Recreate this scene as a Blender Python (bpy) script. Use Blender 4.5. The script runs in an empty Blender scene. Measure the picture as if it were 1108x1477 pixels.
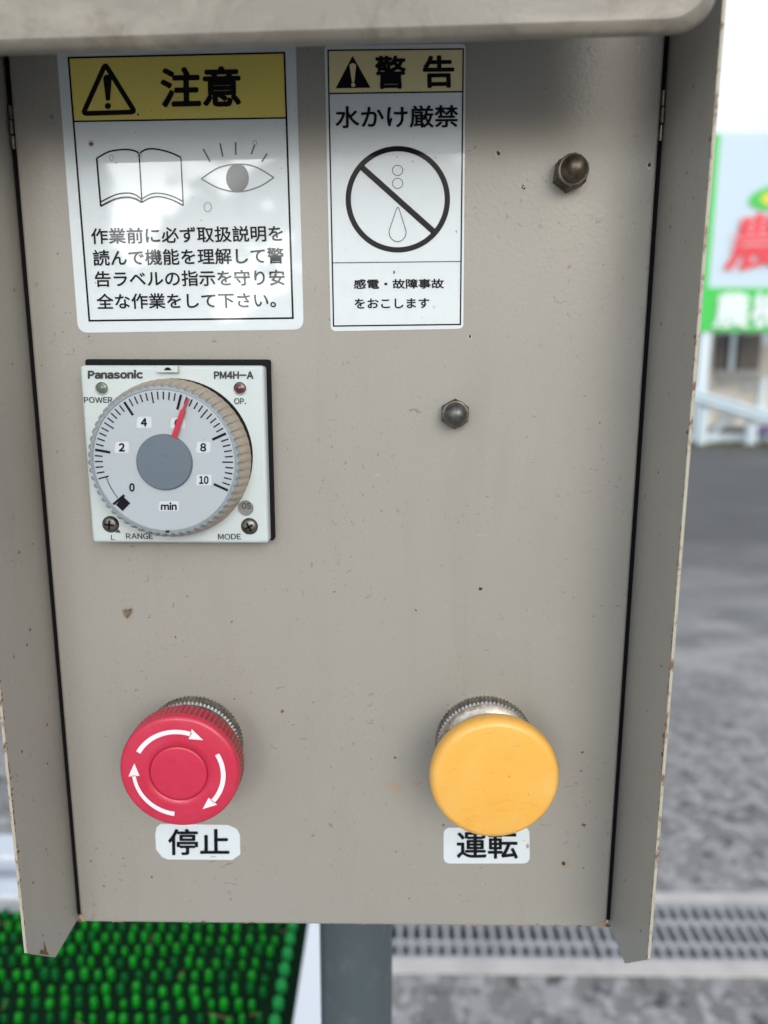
import bpy, bmesh, math, random
from mathutils import Vector, Matrix
random.seed(7)
R = math.radians
SC = bpy.context.scene
COL = SC.collection

# ------------------------------------------------------------------ camera
F, CX, CY = 1040.0, 554.0, 738.5                    # focal length in photo pixels, principal point
CAM = Vector((0.0, -0.2, 1.15))
d_ = Vector((-11.5, 5623.5, F)).normalized()        # world down, seen from the camera (x right, y down, z ahead)
n_ = Vector((12.0, 0.0, F)); n_.y = -(n_.x * -11.5 + F * F) / 5623.5
n_.normalize()
r_ = d_.cross(n_).normalized()
def cam2world(v):
    return Vector((v.dot(r_), v.dot(n_), -v.dot(d_)))
cd = bpy.data.cameras.new("camera"); co = bpy.data.objects.new("camera", cd); COL.objects.link(co)
xa, ya, za = cam2world(Vector((1, 0, 0))), cam2world(Vector((0, -1, 0))), cam2world(Vector((0, 0, -1)))
co.matrix_world = Matrix(((xa.x, ya.x, za.x, CAM.x), (xa.y, ya.y, za.y, CAM.y), (xa.z, ya.z, za.z, CAM.z), (0, 0, 0, 1)))
cd.sensor_fit = 'VERTICAL'; cd.sensor_height = 36; cd.lens = 36 * F / 1477
cd.clip_start = 0.005; cd.clip_end = 3000
cd.dof.use_dof = True; cd.dof.focus_distance = 0.198; cd.dof.aperture_fstop = cd.lens / 2.75
SC.camera = co

def at(px, py, Y=0.0):
    """point of the plane y = Y seen at photo pixel (px, py)"""
    v = cam2world(Vector((px - CX, py - CY, F)))
    return CAM + v * ((Y - CAM.y) / v.y)
def atz(px, py, Z):
    v = cam2world(Vector((px - CX, py - CY, F)))
    return CAM + v * ((Z - CAM.z) / v.z)

# ------------------------------------------------------------------ sky, sun, exposure
SUN_EL, SUN_AZ = 24.0, 161.0                        # azimuth clockwise from +Y: behind the camera, to the right
w = bpy.data.worlds.new("World"); SC.world = w; w.use_nodes = True
nt = w.node_tree; bg = nt.nodes["Background"]
sky = nt.nodes.new("ShaderNodeTexSky"); sky.sky_type = 'NISHITA'; sky.sun_disc = False
sky.sun_elevation = R(SUN_EL); sky.sun_rotation = R(SUN_AZ); sky.air_density = 1.0; sky.dust_density = 4.0; sky.ozone_density = 1.0
# thin bright overcast over the blue: white cloud with soft gaps
tc = nt.nodes.new("ShaderNodeTexCoord"); cn = nt.nodes.new("ShaderNodeTexNoise"); cn.inputs["Scale"].default_value = 1.6; cn.inputs["Detail"].default_value = 5
nt.links.new(tc.outputs["Generated"], cn.inputs["Vector"])
cr = nt.nodes.new("ShaderNodeMapRange"); cr.inputs[1].default_value = 0.32; cr.inputs[2].default_value = 0.62; cr.inputs[3].default_value = 0.45; cr.inputs[4].default_value = 0.9
nt.links.new(cn.outputs["Fac"], cr.inputs[0])
cm = nt.nodes.new("ShaderNodeMix"); cm.data_type = 'RGBA'; cm.inputs["B"].default_value = (5.2, 5.5, 5.8, 1)
nt.links.new(cr.outputs[0], cm.inputs["Factor"]); nt.links.new(sky.outputs[0], cm.inputs["A"])
# bright sky patch added behind the viewer to put glare on the left sticker
def vm(op, a, b):
    n = nt.nodes.new("ShaderNodeVectorMath"); n.operation = op
    nt.links.new(a, n.inputs[0])
    if isinstance(b, tuple): n.inputs[1].default_value = b
    else: nt.links.new(b, n.inputs[1])
    return n
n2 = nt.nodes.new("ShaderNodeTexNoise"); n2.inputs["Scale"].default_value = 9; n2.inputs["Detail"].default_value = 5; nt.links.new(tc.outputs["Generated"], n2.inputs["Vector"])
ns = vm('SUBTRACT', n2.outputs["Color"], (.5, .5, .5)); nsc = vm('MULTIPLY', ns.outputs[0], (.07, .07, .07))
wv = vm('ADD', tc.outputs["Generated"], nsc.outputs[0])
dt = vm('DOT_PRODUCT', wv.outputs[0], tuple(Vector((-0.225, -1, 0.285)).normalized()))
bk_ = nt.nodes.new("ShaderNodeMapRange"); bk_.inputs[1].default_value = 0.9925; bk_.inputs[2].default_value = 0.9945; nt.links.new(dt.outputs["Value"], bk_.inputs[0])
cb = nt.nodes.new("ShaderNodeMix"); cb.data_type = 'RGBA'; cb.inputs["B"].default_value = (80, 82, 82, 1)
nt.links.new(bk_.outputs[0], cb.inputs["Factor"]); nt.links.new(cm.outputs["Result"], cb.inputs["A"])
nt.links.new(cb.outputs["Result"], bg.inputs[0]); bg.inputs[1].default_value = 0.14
sl = bpy.data.lights.new("sun", 'SUN'); sl.energy = 0.75; sl.angle = R(32); sl.color = (1.0, 0.98, 0.95)
so = bpy.data.objects.new("sun", sl); COL.objects.link(so)
sd = Vector((math.sin(R(SUN_AZ)) * math.cos(R(SUN_EL)), math.cos(R(SUN_AZ)) * math.cos(R(SUN_EL)), math.sin(R(SUN_EL))))
so.rotation_euler = (-sd).to_track_quat('-Z', 'Y').to_euler(); so.location = (2, -3, 6)
vs = SC.view_settings; vs.view_transform = 'Standard'; vs.look = 'None'; vs.gamma = 1; vs.use_curve_mapping = False
vs.exposure = 0.60

# ------------------------------------------------------------------ mesh helpers
class MB:
    def __init__(s): s.v = []; s.f = []; s.m = []; s.s = []
    def face(s, pts, mi=0, smooth=False):
        b = len(s.v); s.v += [tuple(p) for p in pts]; s.f.append(list(range(b, b + len(pts)))); s.m.append(mi); s.s.append(smooth)
    def grid(s, rows, mi=0, smooth=True, closed=False):
        b = len(s.v); n = len(rows[0])
        for r in rows: s.v += [tuple(p) for p in r]
        for i in range(len(rows) - 1):
            for j in range(n if closed else n - 1):
                k = (j + 1) % n
                s.f.append([b + i * n + j, b + i * n + k, b + (i + 1) * n + k, b + (i + 1) * n + j]); s.m.append(mi(i, j) if callable(mi) else mi); s.s.append(smooth)
    def box(s, a, b, mi=0):
        (x0, y0, z0), (x1, y1, z1) = a, b
        c = [(x0, y0, z0), (x1, y0, z0), (x1, y1, z0), (x0, y1, z0), (x0, y0, z1), (x1, y0, z1), (x1, y1, z1), (x0, y1, z1)]
        k = len(s.v); s.v += c
        for f in ((0, 3, 2, 1), (4, 5, 6, 7), (0, 1, 5, 4), (1, 2, 6, 5), (2, 3, 7, 6), (3, 0, 4, 7)):
            s.f.append([k + i for i in f]); s.m.append(mi); s.s.append(False)
    def lathe(s, c, prof, n=64, mi=0, mod=None, smooth=True, cap=True):
        """profile of (radius, y) turned about the y axis through c; mod(i, j) scales a radius"""
        rows = []
        for i, (r, y) in enumerate(prof):
            rows.append([(c[0] + r * (mod(i, j) if mod else 1) * math.cos(2 * math.pi * j / n), c[1] + y, c[2] + r * (mod(i, j) if mod else 1) * math.sin(2 * math.pi * j / n)) for j in range(n)])
        s.grid(rows, mi, smooth, True)
        if cap: s.face(rows[-1], mi if not callable(mi) else 0, False)
    def tube(s, a, b, r, n=16, mi=0):
        a, b = Vector(a), Vector(b); t = (b - a).normalized()
        u = t.orthogonal().normalized(); w2 = t.cross(u)
        rows = [[p + (u * math.cos(2 * math.pi * j / n) + w2 * math.sin(2 * math.pi * j / n)) * r for j in range(n)] for p in (a, b)]
        s.grid(rows, mi, True, True); s.face(rows[0], mi); s.face(rows[1], mi)
    def build(s, name, mats, parent=None, bevel=0, merge=False):
        me = bpy.data.meshes.new(name); me.from_pydata(s.v, [], s.f)
        for m in (mats if isinstance(mats, (list, tuple)) else [mats]): me.materials.append(m)
        for p, mi, sm in zip(me.polygons, s.m, s.s): p.material_index = mi; p.use_smooth = sm
        bm = bmesh.new(); bm.from_mesh(me)
        if merge or bevel: bmesh.ops.remove_doubles(bm, verts=bm.verts, dist=1e-6)
        if bevel:
            ed = [e for e in bm.edges if len(e.link_faces) == 2 and e.calc_face_angle(0) > 0.5]
            bmesh.ops.bevel(bm, geom=ed, offset=bevel, segments=3, affect='EDGES', profile=0.5)
        bmesh.ops.recalc_face_normals(bm, faces=bm.faces) if (merge or bevel) else None
        bm.to_mesh(me); bm.free()
        o = bpy.data.objects.new(name, me); COL.objects.link(o)
        if parent: o.parent = parent; o.matrix_parent_inverse = Matrix.Translation(-world_loc(parent))
        return o
def world_loc(o):
    l = Vector(o.location)
    return l if not o.parent else Vector((0, 0, 0)) + l
def tag(o, label=None, cat=None, group=None, kind=None):
    if label: o['label'] = label
    if cat: o['category'] = cat
    if group: o['group'] = group
    if kind: o['kind'] = kind
    return o
def empty(name, loc, parent=None):
    o = bpy.data.objects.new(name, None); COL.objects.link(o); o.location = loc; o.empty_display_size = 0.02
    if parent:
        o.parent = parent; o.matrix_parent_inverse = Matrix.Translation(-Vector(parent.location))
    return o

# flat artwork drawn on a plane: all points go through a map (px,py) -> world
class Art:
    def __init__(s, Y, conv): s.mb = MB(); s.Y = Y; s.c = conv
    def P(s, x, y, k): px, py = s.c(x, y); return at(px, py, s.Y - k * 0.00004)
    def poly(s, pts, mi, k=1): s.mb.face([s.P(x, y, k) for x, y in pts], mi)
    def stroke(s, pts, wd, mi, k=2, closed=False):
        n = len(pts); L = []; Rr = []
        for i, p in enumerate(pts):
            a = pts[i - 1] if (i > 0 or closed) else p
            b = pts[(i + 1) % n] if (i < n - 1 or closed) else p
            d1 = Vector((p[0] - a[0], p[1] - a[1])); d2 = Vector((b[0] - p[0], b[1] - p[1]))
            if d1.length < 1e-9: d1 = d2
            if d2.length < 1e-9: d2 = d1
            d1.normalize(); d2.normalize()
            t = (d1 + d2).normalized(); nn = Vector((-t.y, t.x)); q = wd / 2 / max(0.45, nn.dot(Vector((-d1.y, d1.x))))
            L.append((p[0] + nn.x * q, p[1] + nn.y * q)); Rr.append((p[0] - nn.x * q, p[1] - nn.y * q))
        for i in range(n if closed else n - 1):
            j = (i + 1) % n; s.poly([L[i], L[j], Rr[j], Rr[i]], mi, k)
    def ring(s, cx, cy, rx, ry, wd, mi, k=2, n=72): s.stroke([(cx + rx * math.cos(2 * math.pi * i / n), cy + ry * math.sin(2 * math.pi * i / n)) for i in range(n)], wd, mi, k, True)
    def disc(s, cx, cy, rx, ry, mi, k=2, n=48): s.poly([(cx + rx * math.cos(2 * math.pi * i / n), cy + ry * math.sin(2 * math.pi * i / n)) for i in range(n)], mi, k)
    def text(s, body, bl, br, tl, mi, k=3, bold=0.0, shear=0.0):
        """ink box of the text fitted to bottom-left, bottom-right, top-left; bold: stroke growth in em"""
        vs_, fs = glyphs(body)
        sh = [(0, 0)] if bold <= 0 else [(bold * math.cos(q * math.pi / 4), bold * math.sin(q * math.pi / 4)) for q in range(8)]
        x0 = min(v[0] for v in vs_) - bold; x1 = max(v[0] for v in vs_) + bold; y0 = min(v[1] for v in vs_) - bold; y1 = max(v[1] for v in vs_) + bold
        for q, (sx, sy) in enumerate(sh):
            base = len(s.mb.v)
            for x, y in vs_:
                a = (x + sx - x0) / (x1 - x0); b = (y + sy - y0) / (y1 - y0)
                s.mb.v.append(tuple(s.P(bl[0] + (br[0] - bl[0]) * a + (tl[0] - bl[0]) * b + shear * b, bl[1] + (br[1] - bl[1]) * a + (tl[1] - bl[1]) * b, k + q * 0.2)))
            for f in fs: s.mb.f.append([base + i for i in f]); s.mb.m.append(mi); s.mb.s.append(False)
_gl = {}
def curve_mesh(body):
    c = bpy.data.curves.new('text', 'FONT'); c.body = body; c.size = 1; c.resolution_u = 4
    o = bpy.data.objects.new('text', c); COL.objects.link(o)
    dg = bpy.context.evaluated_depsgraph_get(); m = bpy.data.meshes.new_from_object(o.evaluated_get(dg))
    r = ([(v.co.x, v.co.y) for v in m.vertices], [list(p.vertices) for p in m.polygons])
    bpy.data.objects.remove(o); bpy.data.curves.remove(c); bpy.data.meshes.remove(m)
    return r
def glyphs(body):
    if body in _gl: return _gl[body]
    if all(ord(ch) < 128 for ch in body):           # Latin: full-width grotesque letters set with even gaps
        V, Fc, pen = [], [], 0.0
        for ch in body:
            v, f = curve_mesh(chr(ord(ch) + 0xFEE0)); a = min(p[0] for p in v); b = len(V)
            V += [(x - a + pen, y) for x, y in v]; Fc += [[b + i for i in q] for q in f]
            pen = max(p[0] for p in V) + 0.12
        r = (V, Fc)
    else: r = curve_mesh(body)
    _gl[body] = r; return r
def rrect(tl, tr, br, bl, rad, n=6):
    """rounded quadrilateral"""
    c = [Vector(p) for p in (tl, tr, br, bl)]; out = []
    for i in range(4):
        p, a, b = c[i], (c[i - 1] - c[i]).normalized(), (c[(i + 1) % 4] - c[i]).normalized()
        s0, s1 = p + a * rad, p + b * rad
        for k in range(n + 1):
            t = k / n; q = s0 * (1 - t) ** 2 + p * 2 * t * (1 - t) + s1 * t * t
            q = q * 0.5 + 0.5 * (p + (a + b) * rad - (a * math.sin(t * math.pi / 2) + b * math.cos(t * math.pi / 2)) * rad)
            out.append((q.x, q.y))
    return out
def smooth_line(pts, n=6):
    """Catmull-Rom through the points"""
    P = [Vector(p) for p in pts]; P = [P[0]] + P + [P[-1]]; out = []
    for i in range(1, len(P) - 2):
        for k in range(n):
            t = k / n; a, b, c, d = P[i - 1], P[i], P[i + 1], P[i + 2]
            q = 0.5 * ((2 * b) + (c - a) * t + (2 * a - 5 * b + 4 * c - d) * t * t + (3 * b - a - 3 * c + d) * t ** 3)
            out.append((q.x, q.y))
    out.append((P[-2].x, P[-2].y)); return out

# ------------------------------------------------------------------ materials
def srgb(r, g, b): return tuple(((c / 255) / 12.92 if c / 255 <= 0.04045 else ((c / 255 + 0.055) / 1.055) ** 2.4) for c in (r, g, b)) + (1.0,)
class M:
    """small node-tree builder"""
    def __init__(s, name, base=(0.5, 0.5, 0.5), rough=0.5, metal=0.0, spec=0.5, coat=0.0, trans=0.0):
        s.m = bpy.data.materials.new(name); s.m.use_nodes = True; s.t = s.m.node_tree; s.b = s.t.nodes["Principled BSDF"]
        s.b.inputs["Base Color"].default_value = (*base[:3], 1); s.b.inputs["Roughness"].default_value = rough
        s.b.inputs["Metallic"].default_value = metal; s.b.inputs["Specular IOR Level"].default_value = spec
        s.b.inputs["Coat Weight"].default_value = coat; s.b.inputs["Coat Roughness"].default_value = 0.08
        s.col = None; s.base = base; s.co = s.t.nodes.new("ShaderNodeTexCoord").outputs["Object"]
    def noise(s, scale, detail=3, rough=0.55, dist=0.0, vec=None):
        n = s.t.nodes.new("ShaderNodeTexNoise"); n.inputs["Scale"].default_value = scale; n.inputs["Detail"].default_value = detail
        n.inputs["Roughness"].default_value = rough; n.inputs["Distortion"].default_value = dist; s.t.links.new(vec or s.co, n.inputs["Vector"]); return n.outputs["Fac"]
    def voro(s, scale, feature='F1', vec=None):
        n = s.t.nodes.new("ShaderNodeTexVoronoi"); n.feature = feature; n.inputs["Scale"].default_value = scale; s.t.links.new(vec or s.co, n.inputs["Vector"]); return n.outputs["Distance"]
    def scaled(s, x, y, z):
        n = s.t.nodes.new("ShaderNodeMapping"); n.inputs["Scale"].default_value = (x, y, z); s.t.links.new(s.co, n.inputs["Vector"]); return n.outputs[0]
    def ramp(s, fac, a, b, va=0.0, vb=1.0):
        n = s.t.nodes.new("ShaderNodeMapRange"); n.clamp = True
        for i, v in zip(("From Min", "From Max", "To Min", "To Max"), (a, b, va, vb)): n.inputs[i].default_value = v
        s.t.links.new(fac, n.inputs["Value"]); return n.outputs[0]
    def mul(s, a, b):
        n = s.t.nodes.new("ShaderNodeMath"); n.operation = 'MULTIPLY'; s.t.links.new(a, n.inputs[0])
        if isinstance(b, (int, float)): n.inputs[1].default_value = b
        else: s.t.links.new(b, n.inputs[1])
        return n.outputs[0]
    def mix(s, fac, colour):
        n = s.t.nodes.new("ShaderNodeMix"); n.data_type = 'RGBA'; s.t.links.new(fac, n.inputs["Factor"])
        if s.col: s.t.links.new(s.col, n.inputs["A"])
        else: n.inputs["A"].default_value = (*s.base[:3], 1)
        n.inputs["B"].default_value = (*colour[:3], 1); s.col = n.outputs["Result"]; s.t.links.new(s.col, s.b.inputs["Base Color"]); return s
    def bump(s, h, strength=0.2, dist=0.0002):
        n = s.t.nodes.new("ShaderNodeBump"); n.inputs["Strength"].default_value = strength; n.inputs["Distance"].default_value = dist
        s.t.links.new(h, n.inputs["Height"])
        if s.b.inputs["Normal"].is_linked: s.t.links.new(s.b.inputs["Normal"].links[0].from_socket, n.inputs["Normal"])
        s.t.links.new(n.outputs[0], s.b.inputs["Normal"]); return s
    def roughness(s, h): s.t.links.new(h, s.b.inputs["Roughness"]); return s

def beige_paint(name, base, worn=0.0, edge=False):
    p = M(name, base, 0.42, spec=0.45)
    p.mix(p.ramp(p.noise(14, 4), 0.35, 0.7, 0, 0.35), tuple(c * 0.86 for c in base[:3]))
    p.mix(p.ramp(p.noise(60, 5, 0.65), 0.5, 0.75, 0, 0.25), (base[0] * 1.06, base[1] * 1.05, base[2] * 1.03))
    sp = p.mul(p.ramp(p.noise(560, 3, 0.6, 0.6), 0.64, 0.70), p.ramp(p.noise(38, 3), 0.46, 0.62))
    p.mix(p.mul(sp, 0.6), (0.10, 0.085, 0.07))
    fl = p.mul(p.ramp(p.noise(260, 2, 0.5, 1.2, p.scaled(1, 1, 1.8)), 0.70, 0.735), p.ramp(p.noise(30, 2), 0.48, 0.6))
    p.mix(p.mul(fl, 0.5), (0.13, 0.10, 0.075))
    ru = p.ramp(p.noise(330, 2, 0.5, 0.4), 0.765, 0.785)
    p.mix(p.mul(ru, 0.8), (0.09, 0.045, 0.02))
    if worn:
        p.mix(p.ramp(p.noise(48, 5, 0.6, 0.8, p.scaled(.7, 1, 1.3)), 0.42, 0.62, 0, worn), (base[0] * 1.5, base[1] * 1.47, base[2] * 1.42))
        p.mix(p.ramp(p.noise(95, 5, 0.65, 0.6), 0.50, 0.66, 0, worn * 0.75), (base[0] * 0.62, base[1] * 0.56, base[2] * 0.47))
    p.mix(p.ramp(p.noise(70, 4, 0.6, 0.3, p.scaled(1, 1, 0.16)), 0.54, 0.72, 0, 0.18), tuple(c * f for c, f in zip(base[:3], (0.74, 0.70, 0.62))))
    p.mix(p.mul(p.ramp(p.noise(430, 2, 0.5, 1.5, p.scaled(0.5, 1, 1.6)), 0.715, 0.74), 0.22), (0.47, 0.45, 0.41))
    p.bump(p.noise(900, 2, 0.5), 0.34, 0.00025)
    p.roughness(p.ramp(p.noise(40, 3), 0.3, 0.7, 0.30, 0.42))
    return p.m
BEIGE = (0.334, 0.325, 0.298)
m_panel = beige_paint("beige_paint", BEIGE)
m_side = beige_paint("beige_paint_sides", (0.345, 0.332, 0.300))
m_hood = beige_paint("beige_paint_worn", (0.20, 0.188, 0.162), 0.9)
pe = M("bare_edge", (0.40, 0.375, 0.30), 0.6)
pe.mix(pe.ramp(pe.noise(300, 4, 0.7, 0.5, pe.scaled(1, 1, 0.6)), 0.52, 0.62), (0.15, 0.075, 0.04)); m_edge = pe.m
pr = M("rust", (0.12, 0.06, 0.03), 0.9); pr.mix(pr.ramp(pr.noise(900, 3), 0.4, 0.7), (0.22, 0.14, 0.08)); m_rust = pr.m
m_chip = M("dark_chip", (0.03, 0.022, 0.018), 0.8).m
m_chip_rim = M("chip_rim", (0.50, 0.47, 0.41), 0.7).m
pm = M("dried_mud", (0.22, 0.17, 0.11), 0.95); pm.mix(pm.ramp(pm.noise(1500, 3), 0.45, 0.6), (0.10, 0.07, 0.045)); m_mud = pm.m
m_stain = M("rust_stain", (0.34, 0.27, 0.19), 0.6).m

def sticker(name, base, dirt=0.25):
    p = M(name, base, 0.45, spec=0.3, coat=0.6); p.b.inputs["Coat Roughness"].default_value = 0.02
    p.mix(p.ramp(p.noise(120, 4, 0.65), 0.5, 0.8, 0, dirt), tuple(c * 0.75 for c in base[:3]))
    p.mix(p.mul(p.ramp(p.noise(700, 2, 0.5), 0.73, 0.76), 0.7), (0.16, 0.12, 0.08))
    p.bump(p.noise(190, 3, 0.6), 0.045, 0.0004); return p.m
m_drop = M("dried_drop", (0.36, 0.31, 0.25), 0.7).m
m_white = sticker("white_vinyl", (0.62, 0.69, 0.735))
m_yellow = sticker("yellow_vinyl", (0.72, 0.61, 0.15))
m_yellow_pale = sticker("faded_yellow_vinyl", (0.70, 0.64, 0.37))
pi_ = M("black_ink", (0.006, 0.007, 0.011), 0.5, spec=0.05, coat=0.35); pi_.b.inputs["Coat Roughness"].default_value = 0.035; m_ink = pi_.m
m_ink_glare = M("glare_grey_ink", (0.09, 0.10, 0.10), 0.4, coat=0.3).m  # lighter grey: reflection on the eye symbol put into its ink colour
m_ink_thin = M("worn_ink", (0.40, 0.41, 0.42), 0.4).m

def plastic(name, base, rough=0.4, dirt=(0.3, 0.26, 0.2), amount=0.25, spec=0.5):
    p = M(name, base, rough, spec=spec)
    p.mix(p.ramp(p.noise(90, 5, 0.65), 0.52, 0.78, 0, amount), tuple(a * b / max(dirt) for a, b in zip(base[:3], dirt)))
    p.mix(p.mul(p.ramp(p.noise(800, 2, 0.5), 0.72, 0.75), 0.5), tuple(c * 0.4 for c in base[:3]))
    p.bump(p.noise(1400, 2), 0.08, 0.0002); return p.m
m_case = plastic("white_plastic", (0.50, 0.57, 0.585))
m_black = plastic("black_rubber", (0.008, 0.009, 0.011), 0.75, spec=0.15)
m_dial = plastic("grey_plastic", (0.22, 0.26, 0.285), 0.35)
m_dialside = plastic("dusty_grey_plastic", (0.40, 0.345, 0.275), 0.6)
m_face = plastic("pale_dial_face", (0.37, 0.42, 0.46), 0.35)
m_patch = M("white_print", (0.52, 0.57, 0.61), 0.4).m
m_hub = plastic("blue_grey_plastic", (0.10, 0.135, 0.17), 0.4)
m_red_pointer = M("red_pointer", (0.42, 0.012, 0.04), 0.35).m
m_arrow = plastic("white_arrow_print", (0.78, 0.72, 0.76), 0.45, amount=0.3)
def worn_plastic(name, base, pale, grime):
    p = M(name, base, 0.4, spec=0.5, coat=0.35); p.b.inputs["Coat Roughness"].default_value = 0.22
    p.mix(p.ramp(p.noise(75, 5, 0.65, 0.4), 0.42, 0.72, 0, 0.65), pale)
    p.mix(p.ramp(p.noise(160, 5, 0.7, 0.6), 0.56, 0.76, 0, 0.35), grime)
    p.mix(p.mul(p.ramp(p.noise(420, 2, 0.5, 1.6, p.scaled(0.6, 1, 1.7)), 0.66, 0.70), 0.35), grime)
    p.mix(p.mul(p.ramp(p.noise(900, 2, 0.5), 0.745, 0.77), 0.6), tuple(c * 0.5 for c in grime))
    p.roughness(p.ramp(p.noise(110, 4), 0.3, 0.7, 0.3, 0.52)); p.bump(p.noise(700, 3), 0.1, 0.0002); return p.m
m_orange = worn_plastic("yellow_plastic", (0.76, 0.40, 0.065), (0.78, 0.47, 0.13), (0.50, 0.26, 0.06))
m_red = worn_plastic("red_plastic", (0.50, 0.018, 0.055), (0.54, 0.04, 0.09), (0.33, 0.02, 0.04))
pgm = M("groove_grime", (0.20, 0.085, 0.055), 0.9); pgm.mix(pgm.ramp(pgm.noise(220, 4), .4, .65), (0.33, 0.025, 0.045)); m_grime = pgm.m
m_lamp_g = M("green_lamp", (0.09, 0.125, 0.10), 0.2, coat=0.5).m
m_lamp_r = M("red_lamp", (0.08, 0.02, 0.025), 0.2, coat=0.5).m
m_window = M("grey_window", (0.20, 0.21, 0.20), 0.3, coat=0.5).m
m_timer_ink = M("grey_ink", (0.045, 0.048, 0.05), 0.6, spec=0.2).m
def metal(name, base, rough, dirt, amount=0.6, met=1.0):
    p = M(name, base, rough, metal=1.0); d = p.ramp(p.noise(420, 4, 0.65), 0.42, 0.65, 0, amount)
    p.mix(d, dirt); p.roughness(p.ramp(p.noise(300, 3), 0.3, 0.7, rough - 0.08, rough + 0.15)); p.b.inputs["Metallic"].default_value = met
    p.bump(p.noise(1500, 3), 0.15, 0.0001); return p.m
m_steel = metal("tarnished_steel", (0.50, 0.49, 0.46), 0.35, (0.18, 0.16, 0.13))
m_chrome = metal("dull_chrome", (0.68, 0.70, 0.71), 0.3, (0.36, 0.34, 0.30), 0.5)
m_knurl = metal("grimy_knurl", (0.40, 0.38, 0.34), 0.5, (0.16, 0.13, 0.10), 0.8)
m_nut = metal("tarnished_nut", (0.15, 0.13, 0.10), 0.42, (0.05, 0.038, 0.026), 0.9, 0.85)
m_nut_grey = metal("grey_nut", (0.15, 0.155, 0.15), 0.42, (0.055, 0.055, 0.05), 0.8, 0.85)
m_nutrim = metal("nut_rim", (0.28, 0.26, 0.22), 0.4, (0.10, 0.08, 0.06), 0.7)
m_screw = metal("dark_screw", (0.20, 0.19, 0.17), 0.4, (0.07, 0.06, 0.05), 0.7)
pp = M("blue_grey_paint", (0.062, 0.084, 0.095), 0.45); pp.mix(pp.ramp(pp.noise(120, 4, 0.65), 0.5, 0.75, 0, 0.4), (0.13, 0.15, 0.155)); pp.bump(pp.noise(600, 2), 0.15, 0.0003); m_post = pp.m

m_seam_shade = M("seam_shade_black", (0.006, 0.006, 0.008), 0.8, spec=0.1).m
# ------------------------------------------------------------------ the control box
ZB = at(500, 1335.5).z                  # bottom of the front panel
XL = at(33.8 + .0853 * 146 + 3, 546).x  # panel edges at camera height
XR = at(931 - 3, 546).x
ZT = ZB + 0.272                         # top of the housing
GAP = 0.0013; TH = 0.00075               # seam and sheet thickness
box = empty("control_box", ((XL + XR) / 2, 0.077, 0))
tag(box, "beige steel control box with timer, warning stickers and two push buttons", "control box")

# front panel: folded sheet with rounded side edges, chips and dirt
mb = MB(); rad = 0.0012; prof = []
for k in range(9):
    a = math.pi / 2 * k / 8; prof.append((XL + rad - rad * math.cos(a), rad - rad * math.sin(a)))
left = [(XL, 0.018)] + prof
right = [(XR + XL - x, y) for x, y in reversed(left)]
pl = left + right
zz = [(ZB + 0.0012, 0.0), (ZT - 0.004, 0.0)]
def ring_at(z, inset): return [(x + (inset if x < (XL + XR) / 2 else -inset) * 0.3, y + inset, z) for x, y in pl]
rows = [ring_at(ZB, 0.0012), ring_at(ZB + 0.0004, 0.0004), ring_at(ZB + 0.0012, 0.0), ring_at(ZT - 0.004, 0.0)]
mb.grid(rows, 0, True)
mb.face([(x, y, z) for x, y, z in rows[0]] , 0)
def blot(px, py, r, mi, Y=-0.00006, sx=1.0, rot=0.0, n=11, jag=0.35):
    c = at(px, py, Y); c.z = max(c.z, ZB + .0005 + r); a0 = random.random() * 6; pts = []
    for j in range(n):
        a = 2 * math.pi * j / n; q = r * (1 + random.uniform(-jag, jag)); x, z = q * math.cos(a) * sx, q * math.sin(a)
        pts.append((c.x + x * math.cos(rot) - z * math.sin(rot), Y, c.z + x * math.sin(rot) + z * math.cos(rot)))
    mb.face(pts, mi)
for px, py, r in ((719, 221, .00058), (755, 270, .0006), (937, 238, .00055), (678, 485, .00042)):
    blot(px - 1, py + 1, r * 1.45, 2, -0.00005, 0.85); blot(px, py, r, 1, -0.0001, 0.75, 0.3)
blot(755, 270, .0003, 2, -0.00014, 0.8)
for px, py, r in ((840, 1085, .0003), (838, 1112, .0005), (407, 1026, .00045), (570, 1093, .0006), (253, 919, .0003), (1250 / 3.7 + 0, 1008, .0002), (131, 1242, .0003), (178, 1238, .0003), (150, 1278, .0003), (842, 1190, .0005), (813, 1245, .0007), (640, 1190, .0003), (693, 849, .0005), (219, 1265, .00025), (333, 1297, .00025), (100, 1290, .0003), (340, 1268, .0002), (128, 485, .0002), (270, 1360 - 500, .0002), (700, 1275, .0002), (480, 1300, .0002), (600, 880, .0002), (590, 1296, .0002), (865, 610, .0002), (760, 880, .0002)):
    blot(px, py, r, random.choice((1, 3, 3)), -0.00006, random.uniform(0.6, 1.6), random.uniform(-1, 1), 9, 0.5)
for pts in (((176, 880), (190, 878), (188, 886), (183, 892), (178, 886)),):
    c = [at(x, y, -0.0008) for x, y in pts]; b = [at(x, y, 0) for x, y in pts]; mb.face(c, 4)
    for i in range(5): mb.face([c[i], c[(i + 1) % 5], b[(i + 1) % 5], b[i]], 4)
blot(568, 1136, .0011, 5, -0.00004, 2.6, 0.15, 13, 0.4); blot(815, 1247, .0012, 5, -0.00004, 1, 0, 13, 0.4); blot(601, 1130, .0008, 5, -0.00004, 2, 0.1)
blot(348, 1222, .0005, 5, -0.00005, 0.8)
blot(115, 1329, .0007, 3, -0.00008, .7, 0, 11, .5); blot(876, 1336, .0008, 3, -0.00008, 1, 0, 11, .5); blot(118, 1331, .0012, 5, -0.00005, 1.2); blot(870, 1337, .0011, 5, -0.00005, 1.5)
for k in range(26): blot(random.uniform(130, 860), 1336 - random.random() * 3, random.uniform(.00015, .0004), random.choice((3, 5, 5)), -0.00007, 1.6, 0, 8, .5)
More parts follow.
